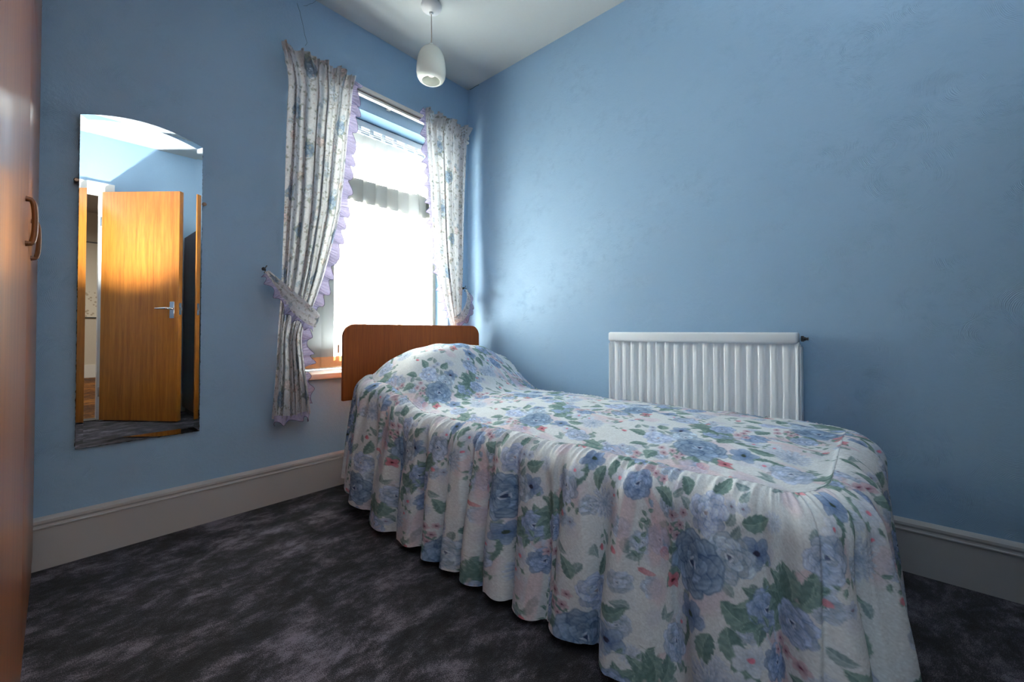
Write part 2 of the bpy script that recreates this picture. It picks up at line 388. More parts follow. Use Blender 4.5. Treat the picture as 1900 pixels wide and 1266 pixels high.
# ------------------------------------------------------------------ printed cloth: the print is painted as a repeat and baked to mesh colours
class Tile:
    def __init__(s, w, h, res, base):
        s.w, s.h, s.res = w, h, res; s.W = int(round(w/res)); s.Hh = int(round(h/res))
        s.A = np.zeros((s.Hh, s.W, 3), np.float32)+np.array(base, np.float32)/255.
    def stamp(s, cx, cy, R, fn):
        n = int(R/s.res)+2; ix = int(round(cx/s.res)); iy = int(round(cy/s.res))
        xs = np.arange(ix-n, ix+n+1); ys = np.arange(iy-n, iy+n+1)
        X, Y = np.meshgrid(xs*s.res-cx, ys*s.res-cy)
        c, a = fn(X, Y)
        I = np.ix_(ys % s.Hh, xs % s.W); a = a[..., None]
        s.A[I] = s.A[I]*(1-a)+c*a
    def ell(s, cx, cy, ang, a, b, dark, light, al=.95, k=1.0, edge=.12, strk=0):
        ca, sa = math.cos(ang), math.sin(ang); dark = np.array(dark, float)/255.; light = np.array(light, float)/255.
        ph = random.random()*6
        def fn(X, Y):
            t_ = (X*ca+Y*sa)/a; q = (-X*sa+Y*ca)/b
            th = np.arctan2(q, t_); e = np.sqrt(t_*t_+q*q)/(1+.07*np.sin(3*th+ph)+.04*np.sin(7*th+ph*2))
            A = np.clip((1-e)/edge, 0, 1)*al
            g = np.clip(.5+.5*t_, 0, 1)**k
            if strk: g = g+strk*np.sin(q*9+ph)*np.clip(1-e, 0, 1)
            g = g-.55*np.exp(-((e-.9)/.06)**2)+.10*np.sin(t_*14+q*7+ph)
            g = np.clip(g, 0, 1)[..., None]
            return dark*(1-g)+light*g, A
        s.stamp(cx, cy, max(a, b)*1.25, fn)
    def rose(s, cx, cy, r, dark, light, core, rot=0.):
        for (n, rr, sz, kk, al) in ((8, .66, .46, 1.3, .93), (7, .48, .42, 1.2, .9), (5, .30, .32, 1.0, .9), (4, .16, .22, .9, .9)):
            for i in range(n):
                an = rot+i*2*math.pi/n+random.uniform(-.22, .22)+rr*3
                m_ = random.uniform(-.10, .14)
                li = [min(255, v*(1+m_)) for v in light]; dk = [v*(1+m_*.6) for v in dark]
                s.ell(cx+math.cos(an)*r*rr, cy+math.sin(an)*r*rr*.92, an, r*sz, r*sz*.92, dk, li, al, kk, .13, .06)
        s.ell(cx, cy, rot, r*.13, r*.09, core, [v*1.25 for v in core], .9)
        for i in range(3):
            an = rot+i*2.1; s.ell(cx+math.cos(an)*r*.13, cy+math.sin(an)*r*.12, an+1.3, r*.15, r*.05, light, (228, 234, 242), .85)
    def mum(s, cx, cy, r, dark, light):
        for ring, n in ((.8, 20), (.62, 17), (.44, 13), (.26, 9)):
            for i in range(n):
                an = i*2*math.pi/n+random.uniform(-.1, .1)
                s.ell(cx+math.cos(an)*r*ring, cy+math.sin(an)*r*ring*.85, an, r*.24, r*.09, dark, light, .9, 1.0, .25)
    def anem(s, cx, cy, r, dark, light, core, n=5, rot=0):
        for i in range(n):
            an = rot+i*2*math.pi/n; s.ell(cx+math.cos(an)*r*.5, cy+math.sin(an)*r*.4, an, r*.52, r*.38, dark, light, .92, .9, .15, .1)
        s.ell(cx, cy, 0, r*.2, r*.15, core, [v*1.2 for v in core], .95)
    def leaf(s, cx, cy, ang, L, wd, dark=(88, 118, 116), light=(148, 174, 168)):
        ca, sa = math.cos(ang), math.sin(ang); dark = np.array(dark, float)/255.; light = np.array(light, float)/255.; vr = random.uniform(.85, 1.15)
        def fn(X, Y):
            t_ = (X*ca+Y*sa)/L; q = (-X*sa+Y*ca)
            q = q-L*.12*np.sin(np.clip(t_, 0, 1)*3.1)
            prof = wd*np.sin(np.pi*np.clip(t_, 0, 1)**.75)*(1+.22*((t_*6) % 1-.5))
            A = np.clip((prof-np.abs(q))/(.0009), 0, 1)*(t_ > 0)*(t_ < 1)
            g = np.where(q > 0, .62, .25)+.25*np.sin(t_*26+np.abs(q)/wd*5)*.5
            g = np.where(np.abs(q) < .0007, .95, g)*vr
            g = np.clip(g, 0, 1)[..., None]
            return dark*(1-g)+light*g, A*.93
        s.stamp(cx, cy, L*1.05, fn)
    def stroke(s, pts, w0, w1, c, al=.8, streak=0):
        pts = np.array(pts, float); ce = pts.mean(0); R = np.abs(pts-ce).max()+max(w0, w1)*1.6; c = np.array(c, float)/255.
        def fn(X, Y):
            best = np.full(X.shape, 9.); T = np.zeros(X.shape); n = len(pts)-1
            for i in range(n):
                p, q = pts[i]-ce, pts[i+1]-ce; d_ = q-p; L2 = (d_**2).sum()+1e-12
                t_ = np.clip(((X-p[0])*d_[0]+(Y-p[1])*d_[1])/L2, 0, 1)
                D = np.hypot(X-p[0]-t_*d_[0], Y-p[1]-t_*d_[1]); mk = D < best; best[mk] = D[mk]; T[mk] = ((i+t_)/n)[mk]
            wd = w0+(w1-w0)*T
            A = np.clip((wd-best)/.0012, 0, 1)*al
            g = (1+streak*np.sin(best/max(w0, w1)*9+T*5))[..., None]
            return np.clip(c*g, 0, 1), A
        s.stamp(ce[0], ce[1], R, fn)
    def sprig(s, x, y, ang, L, n=5, ll=.014, dark=(90, 118, 116), light=(148, 174, 168), bud=None):
        P = [(x+math.cos(ang+.3*t_)*L*t_, y+math.sin(ang+.3*t_)*L*t_) for t_ in np.linspace(0, 1, 6)]
        s.stroke(P, .0009, .0005, dark, .8)
        for i in range(n):
            t_ = (i+1)/(n+.3); a2 = ang+.3*t_
            px, py = x+math.cos(a2)*L*t_, y+math.sin(a2)*L*t_
            s.leaf(px, py, a2+(.8 if i % 2 else -.8)+random.uniform(-.2, .2), ll*(1.15-.4*t_), ll*.26, dark, light)
        if bud: s.ell(P[-1][0], P[-1][1], ang, .007, .005, bud, [min(255, q*1.15) for q in bud], .85)
    def sample(s, u, v):
        x = (u/s.res) % s.W; y = (v/s.res) % s.Hh; x0 = np.floor(x).astype(int); y0 = np.floor(y).astype(int)
        fx = (x-x0)[:, None]; fy = (y-y0)[:, None]; x0 %= s.W; y0 %= s.Hh; x1 = (x0+1) % s.W; y1 = (y0+1) % s.Hh
        c = s.A[y0, x0]*(1-fx)*(1-fy)+s.A[y0, x1]*fx*(1-fy)+s.A[y1, x0]*(1-fx)*fy+s.A[y1, x1]*fx*fy
        return lin(np.clip(c, 0, .999))

BL_D, BL_L = (72, 98, 134), (166, 188, 212)
PB_D, PB_L = (118, 144, 174), (208, 220, 230)
MV_D, MV_L = (160, 132, 148), (214, 190, 202)
CO_D, CO_L = (186, 100, 116), (214, 156, 166)
def bouquet(T, ox, oy):
    # pale pink shadow flowers and ribbon first
    for dx, dy, r in ((.10, .10, .04), (.04, .20, .045), (.15, .23, .035), (-.02, .13, .03)):
        T.ell(ox+dx, oy+dy, random.random()*3, r, r*.8, (205, 192, 202), (216, 206, 214), .75, 1, .4)
    rb = (214, 184, 192)
    for (dx, dy, an, L, w_) in ((.190, .225, 1.68, .075, .013), (.243, .205, .98, .070, .017), (.240, .255, 1.6, .05, .018)):
        T.ell(ox+dx, oy+dy, an, L, w_, (206, 178, 186), (224, 200, 206), .55, .8, .3, .10)
    for k in range(9):
        an = -1.25+.09*k+random.uniform(-.03, .03); L = random.uniform(.055, .085); T.stroke([(ox+.20, oy+.145), (ox+.20+L*math.cos(an), oy+.145+L*math.sin(an))], .0012, .0034, (206, 190, 198), .5)
        an = -2.45+.09*k+random.uniform(-.03, .03); L = random.uniform(.045, .07); T.stroke([(ox+.20, oy+.145), (ox+.20+L*math.cos(an), oy+.145+L*math.sin(an))], .0012, .0034, (206, 190, 198), .5)
    T.ell(ox+.262, oy+.27, 1.5, .012, .013, CO_D, (226, 196, 202), .5); T.ell(ox+.222, oy+.308, .2, .016, .005, CO_D, CO_L, .7)
    T.sprig(ox+.21, oy+.30, -1.65, .11, 9, .016, bud=(150, 170, 196))
    # leaves behind roses
    for dx, dy, an, L in ((.045, .012, 2.6, .05), (.03, .05, 2.9, .055), (.04, .09, 2.4, .05), (.02, -.02, 3.6, .05), (.12, .10, .3, .06), (.13, .13, 1.0, .06),
                          (.11, .15, 1.7, .055), (.07, .16, 1.9, .05), (.16, .08, .1, .05), (.02, .03, 3.3, .045), (.10, -.05, -1.2, .05), (.15, -.02, -.4, .05), (.05, -.04, -2.2, .045), (.09, .14, 2.3, .05), (.14, .16, .8, .05)):
        T.leaf(ox+dx, oy+dy, an+random.uniform(-.1, .1), L, L*.27)
    for dx, dy, r in ((.02, -.005, .012), (.035, .012, .011), (.015, .02, .011), (.042, -.01, .010), (.028, .03, .010)):
        T.anem(ox+dx, oy+dy, r, MV_D, (222, 206, 214), (96, 62, 80), 5, random.random())
    T.anem(ox+.17, oy+.02, .03, (96, 118, 160), BL_L, (52, 52, 70), 5, .4)
    T.rose(ox+.092, oy-.022, .034, (120, 145, 190), (214, 222, 236), (150, 140, 150), .3)
    T.rose(ox+.130, oy+.035, .036, PB_D, PB_L, (88, 96, 124), 1.0)
    T.rose(ox+.072, oy+.062, .050, BL_D, BL_L, (50, 62, 92), .1)
    T.anem(ox+.02, oy+.105, .018, CO_D, CO_L, (70, 44, 50), 4, .9)
    T.anem(ox+.075, oy+.140, .03, (96, 122, 162), (160, 180, 210), (60, 74, 66), 5, .2)
    for dx, dy, r in ((.045, .17, .022), (.16, .165, .026), (.185, .10, .018), (.15, .20, .02)):
        T.anem(ox+dx, oy+dy, r, (176, 190, 208), (226, 230, 238), (202, 120, 142), 5, random.random())
    T.mum(ox+.115, oy+.222, .038, (128, 148, 180), (222, 230, 238))
    T.sprig(ox+.11, oy+.262, 1.4, .045, 4, .014, bud=(198, 104, 122)); T.sprig(ox+.145, oy+.24, .7, .05, 4, .014, bud=(200, 120, 134))
    T.sprig(ox+.00, oy+.04, 3.3, .05, 5, .018); T.sprig(ox+.07, oy+.23, 2.6, .05, 5, .015); T.sprig(ox+.17, oy+.04, -.3, .06, 4, .014)
    # low group
    for an in (2.2, 2.7, 3.2, 3.9, 4.4, 4.9, -.9, 1.2): T.leaf(ox-.03, oy+.28, an, .055, .013)
    T.rose(ox-.02, oy+.30, .028, (100, 125, 168), (190, 204, 226), (60, 72, 100), .8)
    T.ell(ox-.005, oy+.245, .4, .02, .026, (206, 186, 194), (222, 208, 214), .7)
    T.leaf(ox-.01, oy+.27, -1.3, .055, .016); T.leaf(ox-.02, oy+.27, -2.0, .05, .014)
    for dx, dy, r in ((-.045, .335, .012), (-.03, .345, .011), (-.055, .352, .011), (-.01, .35, .012)): T.anem(ox+dx, oy+dy, r, MV_D, (220, 200, 208), (110, 66, 84), 5, 0)
    T.sprig(ox-.06, oy+.32, 2.9, .05, 5, .018)
TS = Tile(.53, .41, .0007, (214, 219, 222))
for i in range(26): TS.ell(random.random()*.53, random.random()*.41, random.random()*3, .022, .017, (198, 200, 214), (208, 210, 218), .7, 1, .5)
for i in range(60): TS.leaf(random.random()*.53, random.random()*.41, random.random()*6.28, .03, .008, (112, 136, 140), (168, 184, 188))
for i in range(14): TS.rose(random.random()*.53, random.random()*.41, .019, (128, 150, 178), (204, 214, 226), (110, 124, 148))
for i in range(10): TS.mum(random.random()*.53, random.random()*.41, .02, (158, 174, 196), (222, 228, 236))
for i in range(10): TS.anem(random.random()*.53, random.random()*.41, .013, (150, 166, 192), (206, 214, 228), (120, 110, 130))
for bx, by in ((.05, .10), (.05+.265, .10+.205)):
    bouquet(TS, bx, by)
    for an in (1.9, 2.5, 3.1, 3.8, 4.6, 5.3, .2): TS.leaf(bx+.185, by+.10, an, .05, .013)
    TS.rose(bx+.185, by+.095, .030, (92, 118, 160), (178, 196, 222), (58, 70, 98), .5)
    TS.rose(bx+.025, by+.205, .032, (112, 134, 170), (200, 211, 226), (84, 92, 120), 1.5)
    TS.rose(bx+.205, by+.165, .027, (84, 110, 152), (170, 188, 216), (58, 70, 98), 2.5)
    TS.rose(bx-.015, by+.045, .026, (104, 128, 168), (190, 204, 224), (70, 80, 108), .2)
for x, y, a in ((.30, .12, .5), (.32, .36, 2.2), (.50, .38, 1.1), (.0, .32, .3), (.31, .02, -1)): TS.sprig(x, y, a, .05, 4, .015, bud=random.choice([None, (200, 130, 142)]))

TC = Tile(.30, .26, .0008, (196, 196, 200))
def small_rose(T, x, y, r, dk, lt):
    for dx in range(6): T.leaf(x, y, dx*1.05+.3+random.uniform(-.4, .4), r*random.uniform(1.2, 1.9), r*.34, (108, 116, 112), (156, 162, 154))
    T.rose(x, y, r, dk, lt, (84, 96, 112), x*20)
for x, y, r, dk, lt in ((.06, .05, .026, (78, 94, 114), (150, 164, 180)), (.20, .10, .017, (150, 158, 170), (205, 210, 216)), (.27, .20, .026, (82, 98, 118), (150, 164, 180)), (.10, .19, .018, (150, 156, 166), (208, 210, 214)),
                        (.14, .27, .016, (172, 156, 156), (204, 192, 192)), (.25, .02, .014, (172, 156, 156), (204, 192, 192)), (.02, .14, .014, (160, 148, 144), (206, 198, 194))):
    small_rose(TC, x, y, r, dk, lt)
for i in range(16): TC.rose(random.random()*.30, random.random()*.26, .010, (124, 134, 148), (186, 192, 200), (100, 106, 116))
for i in range(22): TC.sprig(random.random()*.30, random.random()*.26, random.random()*6.28, .035, 5, .009, (122, 116, 112), (162, 154, 148))
for i in range(110): TC.leaf(random.random()*.30, random.random()*.26, random.random()*6.28, .014, .0035, (116, 120, 118), (160, 160, 154))
for i in range(40):
    x, y = random.random()*.30, random.random()*.26; TC.ell(x, y, 0, .004, .003, (160, 146, 146), (192, 180, 180), .7)

for T in (TS, TC):      # slight mottling of the dyes
    nz_ = np.random.default_rng(3).normal(0, 1, (T.Hh, T.W))
    for ax in (0, 1): nz_ = (nz_+np.roll(nz_, 1, ax)+np.roll(nz_, -1, ax))/3
    T.A = np.clip(T.A*(1+.09*nz_[..., None]), 0, 1)
# ------------------------------------------------------------------ bed
bed = empty('bed', (-.53, -1.1, 0)); tag(bed, 'single bed with a rounded brown wooden headboard standing in the corner below the window', 'bed')
def bdp(name, mb, mat, smooth=False):
    o = mb.build(name, mat, bed, smooth); o.matrix_parent_inverse = Matrix.Translation(-bed.location); return o
hx0, hx1, hz0, hz1, R = -.972, -.081, .459, .826, .062
poly = [(hx0, hz0), (hx1, hz0)]
poly += [(hx1-R+R*math.cos(a), hz1-R+R*math.sin(a)) for a in np.linspace(0, math.pi/2, 12)]
poly += [(hx0+R+R*math.cos(a), hz1-R+R*math.sin(a)) for a in np.linspace(math.pi/2, math.pi, 12)]
m = MB(); m.prism(poly, 'y', -.2, -.182); hb = bdp('headboard', m, M['headboard'])
bv = hb.modifiers.new('b', 'BEVEL'); bv.width = .0025; bv.segments = 2; bv.limit_method = 'ANGLE'
for x in (-.78, -.28):
    m = MB(); m.box(x-.02, x+.02, -.181, -.160, .18, .75, bev=.002); bdp('headboard_strut', m, M['headboard'])
m = MB(); m.box(-.935, -.125, -1.98, -.24, .11, .30, bev=.01); bdp('divan_base', m, M['mattress'])
m = MB(); m.box(-.91, -.15, -1.96, -.24, .302, .44, bev=.03); bdp('mattress', m, M['mattress'], True)
for x in (-.87, -.19):
    for y in (-.32, -1.9):
        m = MB(); m.tube([(x, y, .0), (x, y, .03), (x, y, .115)], [.018, .022, .022], 14); bdp('leg', m, M['dark_metal'])

# bedspread ------------------------------------------------------------------
def sstep(a, b, x):
    t_ = np.clip((x-a)/(b-a), 0, 1); return t_*t_*(3-2*t_)
YH, YF = -.212, -2.02
XLs, XRs = -.925, -.145
def pil(x, y):
    y0 = -.80+.10*np.clip((x+.95)/.9, 0, 1)
    P_ = sstep(y0, y0+.30, y)*(1-.45*sstep(-.36, -.20, y))
    Q = np.clip(1-np.abs((x+.46)/.56)**2.7, 0, 1)
    return .225*P_*Q
def ztop(x, y):
    c = .470+.030*np.clip(1-((x+.53)/.41)**2, 0, 1)**.8*np.clip(1.0, 0, 1)
    c = c-.010*sstep(-1.9, -2.05, y)
    c = c+.0035*np.sin(x*23+y*7)*np.sin(y*11+x*5)+.002*np.sin(x*41-y*31)
    return c+pil(x, y)
def xl(y): return XLs+.085*sstep(-.42, -.20, y)
def xr(y): return XRs-.05*sstep(-.42, -.20, y)
RC = .10   # seam corner radius
# --- perimeter path: left side head->foot, corner, foot, corner, right side -> head
def path():
    P = []; N = []; reg = []
    def step_left(y): return .0016+.0014*np.clip((y+2.0)/1.8, 0, 1)
    y = YH
    while y > YF+RC:
        P.append((float(xl(y)), y)); N.append((-1., 0.)); reg.append(0); y -= float(step_left(y))
    for a in np.linspace(0, math.pi/2, 150):
        P.append((XLs+RC-RC*math.cos(a), YF+RC-RC*math.sin(a))); N.append((-math.cos(a), -math.sin(a))); reg.append(1)
    for x in np.arange(XLs+RC+.002, XRs-RC, .0022):
        P.append((x, YF)); N.append((0., -1.)); reg.append(2)
    for a in np.linspace(0, math.pi/2, 40):
        P.append((XRs-RC+RC*math.sin(a), YF+RC-RC*math.cos(a))); N.append((math.sin(a), -math.cos(a))); reg.append(3)
    y = YF+RC+.005
    while y < YH:
        P.append((float(xr(y)), y)); N.append((1., 0.)); reg.append(4); y += .006
    return np.array(P), np.array(N), np.array(reg)
PP, NN, REG = path()
# arc length measured around an outer offset so the corner gets its share of cloth
PO = PP+NN*.09
sarc = np.concatenate([[0], np.cumsum(np.hypot(*np.diff(PO, axis=0).T))])
y_side = PP[:, 1]
# fold ridges: given along the left side by y, then evenly
ridge_y = [-.215, -.31, -.46, -.65, -.81, -.945, -1.065, -1.16, -1.25, -1.36, -1.51, -1.665, -1.86]
left_idx = np.where(REG == 0)[0]
ridge_s = [float(np.interp(-yy, -PP[left_idx, 1], sarc[left_idx])) for yy in ridge_y]
s_end = sarc[-1]; last = ridge_s[-1]; q = last
for stp in [.17, .15, .14, .13, .12, .13, .12, .14, .12, .13]+[.13]*40:
    q += stp
    ridge_s.append(q)
    if q > s_end: break
phase = np.interp(sarc, ridge_s, np.arange(len(ridge_s)))
amp_s = 1+.28*np.sin(phase*2.4+.7)+.15*np.sin(phase*5.1)
NT_ = 290
T_ = np.linspace(0, 1, NT_)
S, TT = np.meshgrid(np.arange(len(PP)), T_, indexing='ij')
xs0 = PP[:, 0]; ys0 = PP[:, 1]
zs = ztop(xs0, ys0)+.0011
headf = sstep(-.75, -.22, ys0)*(REG == 0)
zh = .028+.075*headf**1.3+.004*np.sin(phase*3.3)
Rr = .072-.0*headf
# roll then drop
drop = zs-zh
tt = TT; dl = tt*(drop[:, None]+.045)
ang = np.clip(dl/(Rr[:, None]*math.pi/2), 0, 1)*math.pi/2
rest = np.maximum(dl-Rr[:, None]*math.pi/2, 0)
resttot = (drop+.045)-Rr*math.pi/2
o_ = Rr[:, None]*np.sin(ang); zz = zs[:, None]-Rr[:, None]*(1-np.cos(ang))
tr_ = rest/resttot[:, None]
zz = zz-tr_*(zs-Rr-zh)[:, None]
flare = np.where(REG == 0, .036, np.where(REG == 1, .05, np.where(REG == 2, .022, .02)))
flare = np.convolve(np.pad(flare, 60, mode='edge'), np.ones(121)/121, 'valid')
o_ = o_+flare[:, None]*tr_**1.1
# folds
env = sstep(.02, .80, tt)**.65
ph = phase[:, None]+.10*np.sin(tt*3+phase[:, None]*1.7)*(tt)
w1 = np.cos(2*np.pi*ph); w = np.sign(w1)*np.abs(w1)**.75
A = np.where((REG == 4) | (REG == 3), .010, np.where(REG == 2, .020, np.where((REG == 1) | (PP[:, 1] < -1.55), .031, .028)))*amp_s
A = np.convolve(np.pad(A, 50, mode='edge'), np.ones(101)/101, 'valid')
o_ = o_+A[:, None]*env*w
w2 = np.cos(2*np.pi*(ph*2.0+.3*np.sin(phase[:, None]*1.3))); o_ = o_+.25*A[:, None]*env*(1-.5*tt)*w2
g0 = np.sin(sarc[:, None]*2*np.pi/.052+2.6*np.sin(sarc[:, None]*6.3)+.8*tt); o_ = o_+.0055*g0*sstep(.0, .12, tt)*(1-.75*tt)*(.6+.4*np.sin(sarc[:, None]*4.1))
# narrow pressed pleats with one steep side
pl_s = np.arange(.05, s_end, .118)+np.sin(np.arange(len(np.arange(.05, s_end, .118)))*2.7)*.022
for k_, p_ in enumerate(pl_s):
    x_ = sarc[:, None]-(p_+.05*math.sin(k_*1.9)*tt)
    lf = np.where(x_ < 0, np.exp(-(x_/.030)**2), np.exp(-(x_/.0055)**2))
    o_ = o_+(.0145+.006*math.sin(k_*3.1))*lf*sstep(.0, .10, tt)*(1-.55*sstep(.35+.3*math.sin(k_*1.3)**2, 1, tt))*np.where(REG <= 2, 1, 0)[:, None]
# gathers just below the seam
g1 = np.sin(sarc[:, None]*2*np.pi/.031+2.2*np.sin(sarc[:, None]*9)+tt*2)*np.exp(-((tt-.10)/.10)**2)
g2 = np.sin(sarc[:, None]*2*np.pi/.019+1.7*np.sin(sarc[:, None]*15))*np.exp(-((tt-.05)/.05)**2)
gm = .6+.4*np.sin(sarc[:, None]*13)
o_ = o_+.0036*g1*gm+.0020*g2; zz = zz+.0026*g1*gm*np.cos(ang)+.0018*g2*np.cos(ang)
zz = zz+.003*w*env*tt
# sideways push so ridges overhang their valleys a little
tx = np.gradient(PP[:, 0]); ty = np.gradient(PP[:, 1]); tl = np.hypot(tx, ty); tx /= tl; ty /= tl
lat = .016*env*np.sin(2*np.pi*ph)*np.where(REG >= 3, 0, 1)[:, None]
X = xs0[:, None]+NN[:, 0:1]*o_+tx[:, None]*lat; Y = ys0[:, None]+NN[:, 1:2]*o_+ty[:, None]*lat
Y = np.minimum(Y, -.206); X = np.minimum(X, -.099)
V = np.stack([X, Y, zz], -1).reshape(-1, 3)
n1, n2 = X.shape
ii, jj = np.meshgrid(np.arange(n1-1), np.arange(n2-1), indexing='ij')
b0 = (ii*n2+jj).ravel(); F = np.stack([b0, b0+n2, b0+n2+1, b0+1], 1)
gather = 1.28
U = (sarc*gather)[:, None]+0*tt; VV = dl+.0
U0, V0 = .155, .005
colr = TS.sample((U+U0).ravel()/1.30, (VV+V0).ravel()/1.30)
M['spread'] = cloth_print('bedspread_print', 0, 700)
spread = empty('bedspread', (-.53, -1.1, .47)); tag(spread, 'long blue and white rose-patterned bedspread with gathered skirt, draped over bed and pillow', 'bedspread')
def sub(o, par): o.parent = par; o.matrix_parent_inverse = Matrix.Translation(-par.location); return o
sub(mesh('gathered_skirt', V, F, M['spread'], None, True, colr), spread)
# top panel: rows along y, columns between the seams
ny, nx = 700, 330
ys_ = np.linspace(YH, YF, ny)
def seam_left(y):
    yy = np.clip((YF+RC)-y, 0, RC); return np.where(y < YF+RC, XLs+RC-np.sqrt(np.maximum(RC**2-yy**2, 0)), xl(y))
def seam_right(y):
    yy = np.clip((YF+RC)-y, 0, RC); return np.where(y < YF+RC, XRs-RC+np.sqrt(np.maximum(RC**2-yy**2, 0)), xr(y))
a_, b_ = seam_left(ys_), seam_right(ys_)
fx = np.linspace(0, 1, nx)
TX = a_[:, None]*(1-fx)+b_[:, None]*fx; TY = ys_[:, None]+0*TX
TZ = ztop(TX, TY)
de = np.minimum(np.minimum(TX-a_[:, None], b_[:, None]-TX), TY-YF)     # distance to seam
TZ = TZ+.0025*np.exp(-(de/.006)**2)-.0012*np.exp(-(de/.0015)**2)+.0012*np.sin(TX*300+4*np.sin(TY*20))*np.exp(-de/.02)*0
V = np.stack([TX, TY, TZ], -1).reshape(-1, 3)
ii, jj = np.meshgrid(np.arange(ny-1), np.arange(nx-1), indexing='ij')
b0 = (ii*nx+jj).ravel(); F = np.stack([b0, b0+nx, b0+nx+1, b0+1], 1)
alen = np.cumsum(np.hypot(np.gradient(TY, axis=0), np.gradient(TZ, axis=0)), axis=0)
ulen = np.cumsum(np.hypot(np.gradient(TX, axis=1), np.gradient(TZ, axis=1)), axis=1)
colr = TS.sample((ulen+.02).ravel()/1.30, (alen+.20).ravel()/1.30)
sub(mesh('top_panel', V, F, M['spread'], None, True, colr), spread)
# piped seam
idx = np.arange(0, len(PP), 6)
m = MB(); m.tube([(PP[i, 0], PP[i, 1], float(zs[i])-.0004) for i in idx], .0007, 6, caps=False)
M['piping'] = cloth_plain('seam_cotton', (196, 200, 208), 0.02)
sub(m.build('seam', M['piping'], None, True), spread)

# ------------------------------------------------------------------ curtains
M['curtain'] = cloth_print('curtain_print', .27, 800, .85, (.97, 1, .98, 1))
def ruffle(name, pts, side, width, amp, period, par, y_sign=-1, seed=0, mat=None, taper=True):
    """pts: polyline (x,y,z); side: outward dir (x,z) per point or single"""
    r_ = np.random.default_rng(seed)
    pts = np.array(pts, float); d_ = np.concatenate([[0], np.cumsum(np.linalg.norm(np.diff(pts, axis=0), axis=1))])
    n = max(30, int(d_[-1]/.0022)); s_ = np.linspace(0, d_[-1], n)
    P = np.stack([np.interp(s_, d_, pts[:, k]) for k in range(3)], 1)
    k5 = np.ones(15)/15
    for k in range(3): P[:, k] = np.convolve(np.pad(P[:, k], 7, mode='edge'), k5, 'valid')
    tg = np.gradient(P, axis=0); tg /= np.linalg.norm(tg, axis=1)[:, None]
    sd = np.stack([tg[:, 2], np.zeros(n), -tg[:, 0]], 1)*side
    P = P-sd*.007
    mcol = 9; out = []
    ph0 = r_.uniform(0, 6); phs = 2*np.pi*s_/period+1.2*np.sin(2*np.pi*s_/(period*3.7)+ph0)+.6*np.sin(2*np.pi*s_/(period*1.7)+ph0*2)
    for j in range(mcol):
        v = j/(mcol-1)
        off = sd*(width*v*(.92+(.34*np.sin(phs+1.1)+.12*np.sin(phs*.37+ph0))*v))[:, None]
        wav = amp*v*np.sin(phs)+(.0022*np.sin(2*np.pi*s_/.013+np.sin(s_*90))+.0012*np.sin(2*np.pi*s_/.0062))*np.sin(np.pi*min(v*.8+.12, 1))
        lat = tg*(amp*.55*v*np.cos(phs))[:, None]
        q_ = P+off+lat; q_[:, 1] += wav+y_sign*.004*v
        out.append(q_)
    G = np.stack(out, 1)
    V = G.reshape(-1, 3); ii, jj = np.meshgrid(np.arange(n-1), np.arange(mcol-1), indexing='ij'); b0 = (ii*mcol+jj).ravel()
    o = mesh(name, V, np.stack([b0, b0+mcol, b0+mcol+1, b0+1], 1), mat or M['lavender'], None, True); sub(o, par)
    m = MB(); m.tube([tuple(p) for p in G[::3, -1]], .0011, 5, caps=False); e_ = m.build('overlocked_edge', M['lav_edge'], None, True)
    e_.parent = o
    return o

